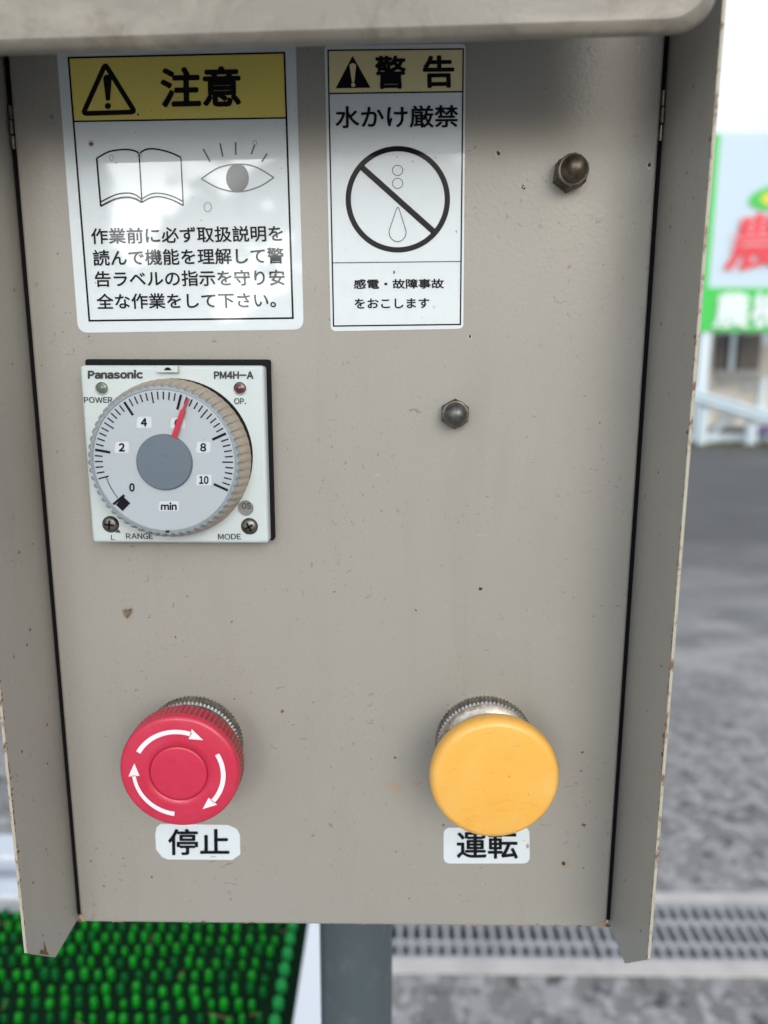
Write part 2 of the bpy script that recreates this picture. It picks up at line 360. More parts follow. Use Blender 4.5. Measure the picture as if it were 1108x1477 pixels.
panel = mb.build("front_panel", [m_panel, m_chip, m_chip_rim, m_rust, m_mud, m_stain], box)

# side walls of the housing, running on as flanges past the panel
def side(sign, x_in, depth, lean, name_mats, lab):
    # outline in (y, z); the lower front corner is cut at 45 degrees
    o = [(0.13, ZB), (-0.0137, ZB), (-depth, ZB + (depth - 0.0137) * 1.0), (-depth, ZT), (0.13, ZT)]
    mb = MB()
    def X(y, off): return x_in + sign * (off + (lean * (-y) if y < 0 else 0))
    n = len(o)
    mb.face([(X(y, 0), y, z) for y, z in o], 0); mb.face([(X(y, TH), y, z) for y, z in o], 0)
    for i in range(n):
        j = (i + 1) % n
        mb.face([(X(o[i][0], 0), *o[i]), (X(o[j][0], 0), *o[j]), (X(o[j][0], TH), *o[j]), (X(o[i][0], TH), *o[i])], 1 if i in (1, 2) else 0)
    # rust-bitten inner rim of the cut edge
    N = 150
    for i in range(N):
        t0 = i / N; z0 = ZB + (depth - .0137) + t0 * (ZT - ZB - .02)
        if random.random() < 0.5:
            hgt = random.uniform(.0004, .0022); wd = random.uniform(.0002, .0006) if random.random() < 0.92 else .0013
            yy = -depth + 0.0001
            k = [(yy, z0), (yy + wd, z0 + hgt * .2), (yy + wd * .8, z0 + hgt * .7), (yy, z0 + hgt)]
            mb.face([(X(y, 0) - sign * 0.00006, y, z) for y, z in k], 2)
    for q in range(14):
        yy = -random.uniform(.002, depth - .003); z0 = random.uniform(ZB + .01, ZT - .03); r = random.uniform(.00015, .0004)
        mb.face([(X(yy, 0) - sign * 0.00006, yy + r * math.cos(a), z0 + 1.3 * r * math.sin(a)) for a in (0.3, 1.2, 2.4, 3.3, 4.4, 5.5)], 2)
    if sign < 0:
        mb.face([(X(y, 0) - sign * 0.00007, y, z) for y, z in ((-.017, ZB + .0036), (-.022, ZB + .0086), (-.021, ZB + .0092), (-.0195, ZB + .0075), (-.0190, ZB + .0105), (-.0180, ZB + .0060))], 2)
    return tag(mb.build("side_flange", name_mats, box), lab)
fl = side(-1, XL - GAP, 0.0277, 0.02, [m_side, m_edge, m_rust], "left side flange with a rust stain at its lower corner")
fr = side(1, XR + GAP, 0.0298, 0.0, [m_side, m_edge, m_rust], "right side flange with a rusty front edge")
mb = MB(); mb.box((XL - GAP + .0002, 0.1285, ZB + .001), (XR + GAP - .0002, 0.1298, ZT)); mb.box((XL - GAP + .0002, 0.019, ZB + .0005), (XR + GAP - .0002, 0.1283, ZB + .0018))
mb.build("housing", m_side, box)

# hood: worn lid with a deep lip, hanging slightly crooked
hy = -0.040
hl, hr = at(-60, 72.7, hy), at(1037, 42.5, hy)
mb = MB(); sl_ = (hr.z - hl.z) / (hr.x - hl.x); rc = 0.0085
xl, xr = XL - 0.006, hr.x
def hz(x): return hl.z + sl_ * (x - hl.x)
HT = 0.048
out = [(xl, hz(xl) + HT), (xl, hz(xl) + rc)]
for k in range(1, 9): a = math.pi / 2 * k / 8; out.append((xl + rc - rc * math.cos(a), hz(xl) + rc - rc * math.sin(a)))
for k in range(0, 9): a = math.pi / 2 * k / 8; out.append((xr - rc + rc * math.sin(a), hz(xr) + rc - rc * math.cos(a)))
out.append((xr, hz(xr) + HT))
cxm = (xl + xr) / 2
rows = []
for ins, y in ((0.0022, hy + 0.0060), (0.0006, hy + 0.0040), (0.0, hy + 0.0022), (0.0006, hy + 0.0008), (0.002, hy)):
    rows.append([(x + (ins if x < cxm else -ins), y, z + ins * (1 if i not in (0, len(out) - 1) else 0)) for i, (x, z) in enumerate(out)])
mb.grid(rows, 0, True)
mb.face(rows[-1], 0)
# inner face of the lip and the roof sheet running back over the housing
mb.face(rows[0], 0)
zl, zr = hz(xl) + HT, hz(xr) + HT
mb.grid([[(xl, hy, zl), (xr, hy, zr)], [(xl, hy + .004, zl + .004), (xr, hy + .004, zr + .004)], [(xl, 0.135, zl + .012), (xr, 0.135, zr + .012)], [(xl, 0.135, zl + .0105), (xr, 0.135, zr + .0105)], [(xl, hy + .006, zl + .0015), (xr, hy + .006, zr + .0015)]], 0, False)
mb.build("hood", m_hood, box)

# black strips added deep in both side seams to paint in their shade
for x0, x1 in ((XL - GAP + .00003, XL - .00003), (XR + .00003, XR + GAP - .00003)):
    mb = MB(); mb.box((x0, .0013, ZB + .002), (x1, .016, ZT - .006)); mb.build("seam_shade_strip", m_seam_shade, box)
# hinges in the seam
def hinge(x, p0, p1, lab):
    mb = MB(); z0, z1 = at(900, p1).z, at(900, p0).z; L = z1 - z0; c = x
    for k in range(3):
        a, b = z0 + L * k / 3 + .0002, z0 + L * (k + 1) / 3 - .0002
        mb.tube((c, .0010 if k != 1 else 0.0007, a), (c, .0010 if k != 1 else 0.0007, b), 0.0006, 14)
    return tag(mb.build("hinge", m_nutrim, box), lab)
hinge(XL - GAP / 2, 148, 214, "steel hinge in the left seam"); hinge(XR + GAP / 2, 128, 203, "steel hinge in the right seam")

# post
mb = MB(); yp = 0.077
c0 = atz(461.5, 1400, CAM.z - 0.262); c1 = atz(566.5, 1400, CAM.z - 0.262)
v0 = at(461.5, 1400, yp); v1 = at(566.5, 1400, yp); pr_ = (v1.x - v0.x) / 2 * 0.985
mb.tube(((v0.x + v1.x) / 2, yp, 0.008), ((v0.x + v1.x) / 2, yp, ZB + 0.0004), pr_, 40)
mb.box(((v0.x + v1.x) / 2 - .06, yp - .06, 0.0), ((v0.x + v1.x) / 2 + .06, yp + .06, .008))
tag(mb.build("post", m_post, box), "blue grey painted round post")

# ------------------------------------------------------------------ stickers
c1_ = lambda x, y: (70 + x / 2.9158, 50 + y / 2.9158)
A = Art(-0.00012, c1_)
A.poly(rrect((33, 46), (1040, 26), (1074, 1240), (125, 1254), 42), 0, 0)
A.poly([(85, 97), (992, 76), (997, 350), (106, 365)], 1, 1)
A.stroke([(84, 97), (992, 76), (1028, 1192), (172, 1203)], 8, 2, 2, True)
A.stroke([(106, 365), (998, 350)], 7, 2, 2)
tri = []
for p, q, r in (((372, 330), (238, 114), (138, 337)), ((238, 114), (138, 337), (372, 330)), ((138, 337), (372, 330), (238, 114))):
    a = (Vector(p) - Vector(q)).normalized(); b = (Vector(r) - Vector(q)).normalized()
    for k in range(5):
        t = k / 4; v = (Vector(q) + a * 18) * (1 - t) ** 2 + Vector(q) * 2 * t * (1 - t) + (Vector(q) + b * 18) * t * t; tri.append((v.x, v.y))
cx_ = Vector((250, 262)); tri_in = [tuple(cx_ + (Vector(t) - cx_) * 0.93) for t in tri]
A.stroke(tri_in, 21, 2, 2, True)
def bang(A, cx, y0, y1, yd, w0, w1, rd, mi, k=3, lean=0.0):
    pts = [(cx - w0, y0 + w0 * .8)]
    for i in range(1, 8): a = math.pi * i / 8; pts.append((cx - w0 * math.cos(a), y0 + w0 * .8 - w0 * .8 * math.sin(a)))
    pts.append((cx + w0, y0 + w0 * .8)); pts += [(cx + w1 + lean, y1 - 3), (cx + w1 * .5 + lean, y1), (cx - w1 * .5 + lean, y1), (cx - w1 + lean, y1 - 3)]
    A.poly(pts, mi, k); A.disc(cx + lean, yd, rd, rd, mi, k, 24)
bang(A, 248, 168, 277, 300, 18, 9, 13, 2, 4, 2)
A.text("注意", (473, 308), (811, 301), (469, 137), 2, 3, 0.030)
bk = smooth_line([(203, 520), (255, 492), (320, 483), (360, 488), (382, 500)]); A.stroke(bk, 7, 2)
A.stroke(smooth_line([(382, 500), (410, 483), (450, 481), (510, 495), (557, 516)]), 7, 2)
A.stroke([(203, 520), (220, 722)], 8, 2); A.stroke([(557, 516), (567, 718)], 5, 2); A.stroke([(381, 498), (393, 705)], 6, 2)
A.stroke(smooth_line([(219, 722), (280, 692), (330, 684), (365, 690), (393, 706)]), 8, 2); A.stroke(smooth_line([(393, 706), (430, 686), (470, 682), (520, 695), (568, 719)]), 6, 2)
A.stroke(smooth_line([(221, 703), (280, 674), (330, 666), (365, 673), (391, 692)]), 6, 2, 3); A.stroke(smooth_line([(391, 692), (430, 670), (470, 667), (520, 679), (566, 702)]), 5, 2, 3)
up = smooth_line([(643, 606), (715, 560), (795, 545), (870, 556), (948, 601)]); lo = smooth_line([(948, 601), (885, 640), (800, 661), (715, 645), (643, 606)])
A.stroke(up, 6, 3); A.stroke(lo, 6, 3)
A.poly([(795 + 48 * math.cos(a) , max(548, min(658, 603 + 60 * math.sin(a)))) for a in [2 * math.pi * i / 40 for i in range(40)]], 3, 3)
for a, b in (((651, 480), (680, 535)), ((722, 457), (733, 513)), ((787, 452), (788, 506)), ((868, 462), (853, 503)), ((920, 500), (897, 535))): A.stroke([a, b], 7, 3)
for t, x0, y0, x1, y1, h in (("作業前に必ず取扱説明を", 181, 882, 988, 869, 68), ("読んで機能を理解して警", 189, 973, 992, 962, 68), ("告ラベルの指示を守り安", 197, 1062, 996, 1055, 68), ("全な作業をして下さい。", 204, 1155, 958, 1148, 66)):
    A.text(t, (x0, y0), (x1, y1), (x0 - 4, y0 - h), 2, 3, 0.017)
for x, y, r in ((180, 458, 10), (265, 518, 9), (670, 725, 16), (383, 507, 8), (868, 455, 8)): A.ring(x, y, r, r * 1.25, 3.2, 5, 4, 10)
A.disc(179, 459, 9, 8, 4, 4, 9); A.disc(377, 336, 3, 7, 2, 4, 8)
tag(A.mb.build("warning_sticker", [m_white, m_yellow, m_ink, m_ink_glare, m_mud, m_drop], box), "large white sticker with a yellow caution heading, open book and eye")

c2_ = lambda x, y: (450 + x / 3.357, 50 + y / 3.357)
A = Art(-0.00012, c2_)
A.poly(rrect((60, 53), (745, 44), (733, 1424), (92, 1436), 24), 0, 0)
A.poly([(79, 76), (733, 69), (730, 276), (86, 285)], 1, 1)
A.stroke([(78, 76), (733, 69), (719, 1403), (105, 1411)], 7, 2, 2, True)
A.stroke([(86, 285), (730, 276)], 7, 2); A.stroke([(100, 1105), (724, 1098)], 4, 2)
A.poly([(197, 102), (284, 257), (115, 260)], 2, 2)
bang(A, 198, 138, 231, 243, 16, 6, 10, 1, 4, 2)
A.text("警", (307, 264), (457, 262), (304, 102), 2, 3, 0.026); A.text("告", (540, 259), (692, 257), (536, 101), 2, 3, 0.026)
A.text("水かけ厳禁", (114, 454), (709, 449), (113, 345), 2, 3, 0.018)
A.ring(416, 797, 240, 245, 26, 2, 2, 96); A.stroke([(243, 643), (588, 952)], 29, 2, 2)
A.ring(415, 657, 25, 25, 3.2, 2, 3, 32); A.ring(415, 720, 25, 25, 3.2, 2, 3, 32)
drop = [(411, 840), (416, 836), (421, 840)] + [(415 + 41 * math.cos(a), 957 + 45 * math.sin(a)) for a in [(-0.42 + (math.pi + 0.84) * i / 22) for i in range(23)]]
A.stroke(drop, 3.2, 2, 3, True)
A.text("感電・故障事故", (203, 1232), (640, 1229), (202, 1184), 2, 3, 0.024); A.text("をおこします", (207, 1327), (570, 1324), (206, 1278), 2, 3, 0.022)
A.ring(591, 1319, 5, 6, 2.4, 3, 3, 16); A.disc(398, 1150, 5, 9, 4, 3, 8)
tag(A.mb.build("warning_sticker", [m_white, m_yellow_pale, m_ink, m_ink_thin, m_mud], box), "narrow white sticker with a struck-through water drop in a circle")

c4_ = lambda x, y: (150 + x / 4.817, 980 + y / 4.817)
A = Art(-0.00012, c4_)
A.poly([(357, 1075), (366, 1028), (392, 1004), (865, 1011), (925, 1040), (945, 1080), (948, 1215), (893, 1254), (445, 1251), (405, 1235), (362, 1180)], 0, 0)
A.text("停止", (446, 1222), (873, 1222), (444, 1038), 1, 3, 0.020)
A.ring(697, 1186, 8, 6, 4, 2, 3, 8); A.disc(760, 1232, 22, 3, 2, 3, 8)
tag(A.mb.build("caption_sticker", [m_white, m_ink, m_stain], box), "small white stop caption under the red button")
c5_ = lambda x, y: (590 + x / 4.617, 980 + y / 4.617)
A = Art(-0.00012, c5_)
A.poly(rrect((231, 988), (802, 982), (804, 1226), (231, 1226), 44), 0, 0)
A.text("運転", (318, 1195), (726, 1195), (316, 1010), 1, 3, 0.020)
A.disc(790, 1110, 9, 16, 2, 3, 10); A.disc(765, 1072, 4, 4, 2, 3, 7)
tag(A.mb.build("caption_sticker", [m_white, m_ink, m_stain], box), "small white run caption under the yellow button")

# ------------------------------------------------------------------ timer
ct = lambda x, y: (100 + x / 3.4625, 500 + y / 3.4625)
YF = -0.0075                                            # front of the white plate
def T(x, y, Y): return at(*ct(x, y), Y)
tl, tr, bl_, br_ = T(51, 95, YF), T(962, 92, YF), T(114, 984, YF), T(993, 978, YF)
tx0, tx1 = (tl.x + bl_.x) / 2, (tr.x + br_.x) / 2; tz1, tz0 = (tl.z + tr.z) / 2, (bl_.z + br_.z) / 2
timer = empty("timer", ((tx0 + tx1) / 2, 0, tz0), box)
tag(timer, "square white minute timer with a grey knurled dial and red pointer")
def sub(mb, name, mats, parent, **k):
    o = mb.build(name, mats, None, **k); o.parent = parent; o.matrix_parent_inverse = Matrix.Translation(-Vector(parent.location)); return o
mb = MB()
g0, g1, g2 = T(66, 62, -.0025), T(1000, 64, -.0025), T(1028, 984, -.0025)
mb.box((tx0 - .0005, -.0028, tz0 - .0003), (g1.x, 0.02, g0.z)); sub(mb, "gasket", m_black, timer, bevel=0.0006)
dc = T(472, 575, -0.0152)                               # dial centre at its front
ccb = T(505, 545, YF); rb = (T(915, 545, YF).x - T(505, 545, YF).x)
mb = MB(); mb.box((tx0, YF, tz0), (tx1 + .0003, -.0028, tz1)); 
plate = sub(mb, "face_plate", m_case, timer, bevel=0.0009)
A = Art(YF - 0.00003, ct)
A.disc(517, 552, 400, 394, 0, 0, 96)
A.text("Panasonic", (92, 162), (368, 160), (92, 117), 1, 2, 0.06); A.text("PM4H-A", (722, 162), (920, 162), (722, 123), 1, 2, 0.05)
A.text("POWER", (74, 281), (217, 281), (72, 251), 1, 2, 0.022); A.text("OP.", (824, 288), (883, 288), (823, 257), 1, 2, 0.022)
A.text("L", (208, 965), (228, 965), (208, 940), 1, 2, 0.01); A.text("RANGE", (284, 961), (419, 961), (282, 932), 1, 2, 0.022); A.text("MODE", (743, 964), (858, 963), (742, 935), 1, 2, 0.022)
A.poly([(228, 928), (258, 930), (245, 912)], 1, 2)
sub(A.mb, "lettering", [m_black, m_timer_ink], timer)
mb = MB(); a, b = T(447, 128, YF), T(548, 98, YF); mb.box((a.x, YF - .0016, a.z), (b.x, YF + .001, b.z))
c = T(492, 118, YF - .0017); mb.face([c + Vector((-.0011, 0, 0)), c + Vector((.0011, 0, 0)), c + Vector((.0004, 0, .0007)), c + Vector((-.0004, 0, .0007))], 1)
sub(mb, "clip", [m_case, m_black], timer)
def lamp(x, y, m, lab):
    mb = MB(); c = T(x, y, YF); r = 0.00165
    mb.lathe(c, [(r * 1.12, .0002), (r * 1.12, -.00025), (r, -.00025)], 28, 1, cap=False)
    mb.lathe(c, [(r, -.00025), (r * .95, -.0001), (r * .7, -.0003), (r * .3, -.0005), (r * .05, -.00055)], 28, 0)
    return tag(sub(mb, "indicator_lamp", [m, m_case], timer), lab)
lamp(164, 208, m_lamp_g, "greenish unlit lamp above the word POWER"); lamp(853, 208, m_lamp_r, "dark red unlit lamp above the letters OP")
mb = MB(); c = T(882, 805, YF); r = .0021
mb.lathe(c, [(r, .0001), (r, -.0003), (r * .88, -.0003), (r * .86, -.00008)], 28, 0)
sub(mb, "mode_window", [m_window], timer)
A = Art(YF - .0004, ct); A.text("OS", (862, 810), (908, 810), (860, 780), 0, 1, 0.01); sub(A.mb, "mode_lettering", m_timer_ink, timer)
def screw(x, y, rot, lab):
    mb = MB(); c = T(x, y, YF); r = .0021
    mb.lathe(c, [(r * 1.1, 0), (r * 1.1, -.0001), (r * .98, -.0001)], 28, 1, cap=False)
    mb.lathe(c, [(r, .0001), (r, -.0004), (r * .85, -.0008), (r * .5, -.001), (r * .1, -.00105)], 28, 0)
    for q in (rot, rot + math.pi / 2):
        u = Vector((math.cos(q), 0, math.sin(q))); w2 = Vector((-u.z, 0, u.x)); cc = c + Vector((0, -.00112, 0))
        mb.face([cc + u * r * .62 + w2 * .00026, cc - u * r * .62 + w2 * .00026, cc - u * r * .62 - w2 * .00026, cc + u * r * .62 - w2 * .00026], 1)
    return tag(sub(mb, "screw", [m_screw, m_black], timer), lab)
screw(207, 887, 1.45, "dark cross-head screw above the letter L"); screw(900, 897, 0.5, "dark cross-head screw beside the word MODE")
# dial: tapered body with knurled rim
NT = 60; rf = (T(472 + 388, 575, -.0140).x - T(472, 575, -.0140).x)
mb = MB(); NS = NT * 6
def knurl(i, j):
    ph = (j % 6) / 6; t = 1.0 if ph < 0.34 else (0.962 if ph > 0.55 else 0.98)
    return (1 - (1 - t) * 0.35 if i < 3 else t) if i in (1, 2, 3, 4) else 1.0
cdl = Vector((dc.x, 0, dc.z))
mb.lathe(cdl, [(rf * 1.05, YF + .0004), (rf * 1.04, YF - .001), (rf * 1.02, -.0115), (rf * 1.0, -.0134), (rf * .985, -.0144)], NS, 1, knurl, False, False)
mb.lathe(cdl, [(rf * .985, -.0144), (rf * .955, -.0150), (rf * .915, -.0151), (rf * .905, -.0148)], NS, 0, lambda i, j: knurl(i + 4, j) if i == 0 else (1 - (0.018 if (j % 6) > 2 and i == 1 else 0)), False, False)
sub(mb, "dial", [m_dial, m_dialside], timer)
YD = -0.0149; mb = MB(); mb.lathe(cdl, [(rf * .908, YD + .0004), (rf * .908, YD), (rf * .89, YD - .00003)], 96, 0)
def pol(a, r, y=YD - .00012): a = R(a); return (cdl.x + r * math.sin(a), y, cdl.z + r * math.cos(a))
def tick(a, r0, r1, wd, mi=1, y=YD - .00012):
    for_ = R(a); t = Vector((math.cos(for_), 0, -math.sin(for_))) * wd / 2
    p, q = Vector(pol(a, r0, y)), Vector(pol(a, r1, y)); mb.face([p + t, q + t, q - t, p - t], mi)
S0, ST = 231.0, 24.36
for k in range(0, 51):
    v = k / 5
    if 0 < v < 0.99: continue
    a = S0 + v * ST
    if k % 10 == 0: tick(a, rf * .69, rf * .885, .00066)
    elif k % 5 == 0: tick(a, rf * .745, rf * .885, .00036)
    else: tick(a, rf * .785, rf * .885, .00036)
ar = [pol(S0 + 2 + ST * .9 * i / 10, rf * .775) for i in range(11)]; ar2 = [pol(S0 + 2 + ST * .9 * i / 10, rf * .785) for i in range(11)]
mb.grid([ar, ar2], 1, False)
tick(S0 - 5.5, rf * .71, rf * .86, .0024); tick(180 - 0, rf * .895, rf * .92, .0010, 1, YD - .0004)
sub(mb, "dial_face", [m_face, m_ink], timer)
A = Art(YD - .00005, ct)
for t, x, y, wd, h, pw, ph in (("0", 313, 703, 27, 43, 0, 0), ("2", 262, 503, 31, 43, 72, 56), ("4", 373, 378, 32, 43, 76, 56), ("6", 541, 382, 32, 43, 74, 52), ("8", 669, 503, 31, 43, 72, 54), ("10", 672, 666, 48, 41, 80, 54), ("min", 497, 797, 80, 40, 104, 50)):
    if pw: A.poly(rrect((x - pw / 2 + 6, y - ph / 2), (x + pw / 2, y - ph / 2), (x + pw / 2, y + ph / 2), (x - pw / 2, y + ph / 2), 10), 0, 1)
    A.text(t, (x - wd / 2, y + h / 2), (x + wd / 2, y + h / 2), (x - wd / 2, y - h / 2), 1, 3, 0.045)
sub(A.mb, "dial_numbers", [m_patch, m_ink], timer)
mb = MB(); hc = T(472, 579, -.0158); rh = T(472 + 138, 579, -.0158).x - hc.x; hcc = Vector((hc.x, 0, hc.z))
mb.lathe(hcc, [(rh * 1.03, YD + .0003), (rh * 1.02, -.0152)], 72, 1, cap=False); mb.lathe(hcc, [(rh * 1.02, -.0152), (rh * 1.0, -.0157), (rh * .97, -.0158)], 72, 0)
sub(mb, "hub", [m_hub, m_dial], timer)
A = Art(-.0160, ct)
pt = [(509, 448), (534, 460), (579, 324), (573, 318), (597, 262), (589, 257), (562, 312), (554, 318)]
A.poly(pt, 0, 0)
f0 = [A.P(x, y, 0) for x, y in pt]
for i in range(len(f0)):
    j = (i + 1) % len(f0); A.mb.face([f0[i], f0[j], f0[j] + Vector((0, .0007, 0)), f0[i] + Vector((0, .0007, 0))], 0)
sub(A.mb, "pointer", m_red_pointer, timer)

# ------------------------------------------------------------------ push buttons
def knurled(n, lo): return lambda i, j: lo if (j % 4) > 1 else 1.0
def collar(parent, c):
    mb = MB(); n = 4 * 76; r = .0146; kn = knurled(0, 0.972)
    mb.lathe(c, [(r, 0.0), (r, -.0008), (r, -.0040)], n, 1, kn, False, False)
    mb.lathe(c, [(r, -.0040), (r * .955, -.0046)], n, 0, lambda i, j: kn(i, j) if i == 0 else 1, True, False)
    mb.lathe(c, [(r * .955, -.0046), (r * .80, -.0050), (r * .76, -.0056), (r * .74, -.0110)], n // 2, 2, None, True, False)
    return sub(mb, "collar", [m_chrome, m_knurl, m_steel], parent)
cy_ = at(698, 1069); cr_ = at(281.5, 1069)
# red
stop = empty("push_button", (cr_.x, 0, cr_.z), box); tag(stop, "red twist-release stop button with three white arrows")
collar(stop, Vector((cr_.x, 0, cr_.z)))
mb = MB(); c = Vector((cr_.x, 0, cr_.z)); n = 4 * 72; kn = knurled(0, .978); rr = .0168
YC = -.0186; c = c + Vector((.0005, 0, .0004))
mb.lathe(c, [(rr * .7, -.0112), (rr * .985, -.0114), (rr, -.0119), (rr * .998, -.0158), (rr * .99, -.0164)], n, lambda i, j: 1 if i in (1, 2, 3) and (j % 4) in (1, 2) else 0, lambda i, j: kn(i, j) if i in (2, 3) else 1, False, False)
prof = [(rr * .99, -.0164), (rr * .988, -.0169)] + [(rr * (.988 - .075 * (1 - math.cos(a))), -.0169 - .0014 * math.sin(a)) for a in [math.pi / 2 * k / 6 for k in range(1, 7)]]
prof += [(rr * .86, YC + .0001), (rr * .72, YC), (rr * .60, YC - .0001), (rr * .492, YC - .0001), (rr * .486, YC + .00005), (rr * .484, YC + .0007), (rr * .468, YC + .0007), (rr * .466, YC + .0000), (rr * .455, YC - .0002), (rr * .43, YC - .00025), (rr * .2, YC - .0003), (rr * .02, YC - .0003)]
mb.lathe(c, prof, n, 0, None, True, True)
sub(mb, "cap", [m_red, m_grime], stop)
mb = MB()
def arrow(a0, a1, taper=False):
    """curved arrow on the cap, angles clockwise from the top"""
    def q(a, r): return (c.x + r * math.sin(R(a)), YC - .0002, c.z + r * math.cos(R(a)))
    r0 = rr * .735; wd = rr * .039; head = 17; N = 18
    s = 1 if a1 > a0 else -1
    A0 = [q(a0 + (a1 - s * head - a0) * i / N, r0 - wd * (1 if not taper else 1.0 - .25 * i / N)) for i in range(N + 1)]
    B0 = [q(a0 + (a1 - s * head - a0) * i / N, r0 + wd * (1 if not taper else 1.0 - .25 * i / N)) for i in range(N + 1)]
    mb.grid([A0, B0], 0, False)
    mb.face([q(a1 - s * (head + 1), r0 - rr * .092), q(a1 - s * (head + 1), r0 + rr * .092), q(a1, r0)], 0)
arrow(-60, 36); arrow(62, 150); arrow(188, 284, True)
sub(mb, "arrows", m_arrow, stop)
# yellow
run = empty("push_button", (cy_.x, 0, cy_.z), box); tag(run, "plain yellow mushroom run button with a grimy knurled collar")
collar(run, Vector((cy_.x, 0, cy_.z)))
mb = MB(); c = Vector((cy_.x + .0004, 0, cy_.z - .0003)); ry = .0177
prof = [(ry * .62, -.0160), (ry * .93, -.0162), (ry * .985, -.0168), (ry, -.0178), (ry * .995, -.0190)]
prof += [(ry * (.995 - .13 * (1 - math.cos(a))), -.0190 - .0024 * math.sin(a)) for a in [math.pi / 2 * k / 9 for k in range(1, 10)]]
prof += [(ry * .78, -.0216), (ry * .6, -.02185), (ry * .4, -.0220), (ry * .2, -.0221), (ry * .02, -.0221)]
mb.lathe(c, prof, 128, 0)
sub(mb, "cap", m_orange, run)

# cap nuts
def nut(px, py, rh_, hh, rd, rot, m, lab):
    b = at(px, py); mb = MB(); c = Vector((b.x, 0, b.z))
    hexp = [[(c.x + rh_ * k * math.cos(rot + math.pi / 3 * j), y, c.z + rh_ * k * math.sin(rot + math.pi / 3 * j)) for j in range(6)] for k, y in ((1, 0), (1, -hh * .86), (.93, -hh))]
    mb.grid(hexp, 0, False, True); mb.face(hexp[-1], 0)
    mb.lathe(c, [(rh_ * .90, -hh), (rh_ * .86, -hh - .00035), (rd * 1.01, -hh - .0004)], 32, 1, cap=False)
    mb.lathe(c, [(rd, -hh), (rd, -hh - rd * .25)] + [(rd * math.cos(a), -hh - rd * .25 - rd * .95 * math.sin(a)) for a in [math.pi / 2 * k / 10 for k in range(1, 10)]] + [(rd * .03, -hh - rd * 1.2)], 32, 0)
    return tag(mb.build("cap_nut", [m, m_nutrim], box), lab)
nut(820, 253, .0044, .0052, .0034, 0.42, m_nut, "brown tarnished cap nut near the upper right corner")
nut(655.5, 596.5, .0041, .0034, .0032, 0.50, m_nut_grey, "grey cap nut near the middle of the panel")

# ------------------------------------------------------------------ the machine with the green bristle mat
ZM = 0.70
mach = empty("washing_machine", (-0.35, 0.3, 0)); tag(mach, "machine frame of galvanised channel round a bright green bristle mat", "machine")
pg = M("green_bristle", (0.003, 0.25, 0.012), 0.5, spec=0.18); pg.mix(pg.ramp(pg.noise(60, 3), 0.4, 0.7, 0, .6), (0.004, 0.12, 0.012)); m_green = pg.m
m_green_pale = M("pale_green_bead", (0.012, 0.22, 0.05), 0.6, spec=0.1).m; m_green_dull = M("dull_green_bristle", (0.004, 0.11, 0.02), 0.7, spec=0.05).m
m_green_dark = M("dark_green_base", (0.002, 0.018, 0.006), 0.8, spec=0.1).m
m_straw = M("straw", (0.10, 0.075, 0.03), 0.9).m
pw = M("galvanised", (0.62, 0.66, 0.72), 0.42, metal=0.35); pw.mix(pw.ramp(pw.noise(25, 4), .4, .7, 0, .5), (0.45, 0.50, 0.58)); m_galv = pw.m
m_plate = M("white_plate", (0.72, 0.75, 0.80), 0.4).m
xe = atz(413, 1380, ZM).x; xp0 = atz(428, 1440, ZM).x; xp1 = atz(462, 1440, ZM).x
y_back = atz(20, 1303, ZM).y; y_front = 0.19
mb = MB(); mb.face([(-0.75, y_front - .02, ZM - .009), (xp0, y_front - .02, ZM - .009), (xp0, y_back, ZM - .009), (-0.75, y_back, ZM - .009)], 1)
px_, py_ = 0.0108, 0.0126
def nub(x, y, r, z, mi, n=8):
    rows = [[(x + q * math.cos(2 * math.pi * j / n), y + q * math.sin(2 * math.pi * j / n), zz_) for j in range(n)] for q, zz_ in ((r * .95, z - .009), (r, z - .0035), (r * .8, z - .001), (r * .3, z))]
    mb.grid(rows, mi, True, True); mb.face(rows[-1], mi, True)
rowi = 0; y = y_back - .007
while y > y_front:
    off = px_ * (0.5 if rowi > 5 and rowi % 2 else 0.12 * (rowi % 2))
    x = xe - .013 - off
    while x > -0.42:
        nub(x + random.uniform(-.0012, .0012), y + random.uniform(-.0012, .0012), random.uniform(.0020, .0031), ZM + random.uniform(-.003, .001), 0 if random.random() < .72 else 4); x -= px_
    y -= py_; rowi += 1
y = y_back - .004
while y > y_front: nub(xe, y, .0042, ZM + .003, 2, 10); y -= .0155
for i in range(16):
    x, y = random.uniform(xe - .3, xe), random.uniform(y_front, y_back); a = random.uniform(0, 3.1); l = random.uniform(.006, .02)
    mb.tube((x, y, ZM + .001), (x + l * math.cos(a), y + l * math.sin(a), ZM + random.uniform(-.004, .002)), .0006, 5, 3)
mb.build("bristle_mat", [m_green, m_green_dark, m_green_pale, m_straw, m_green_dull], mach)
mb = MB(); mb.box((xp0, y_front - .05, 0.02), (xp1 + .02, y_back + .03, ZM + .002)); mb.build("side_plate", m_plate, mach, bevel=.002)
mb = MB(); yr = y_back + .004
mb.box((-0.75, yr, ZM - .08), (xp0, yr + .022, ZM + .004)); mb.box((-0.75, yr + .0225, ZM - .08), (xp0, yr + .05, ZM - .012)); mb.box((-0.75, yr + .0505, ZM - .08), (xp0, yr + .085, ZM + .006))
mb.build("end_rail", m_galv, mach, bevel=.003)
mb = MB()
mb.box((-.74, y_back - .02, 0), (-.70, y_back + .02, ZM - .081)); mb.build("leg", m_galv, mach)
mb = MB(); mb.box((-.74, y_front - .05, 0), (-.70, y_front - .01, ZM - .017)); mb.build("leg", m_galv, mach)

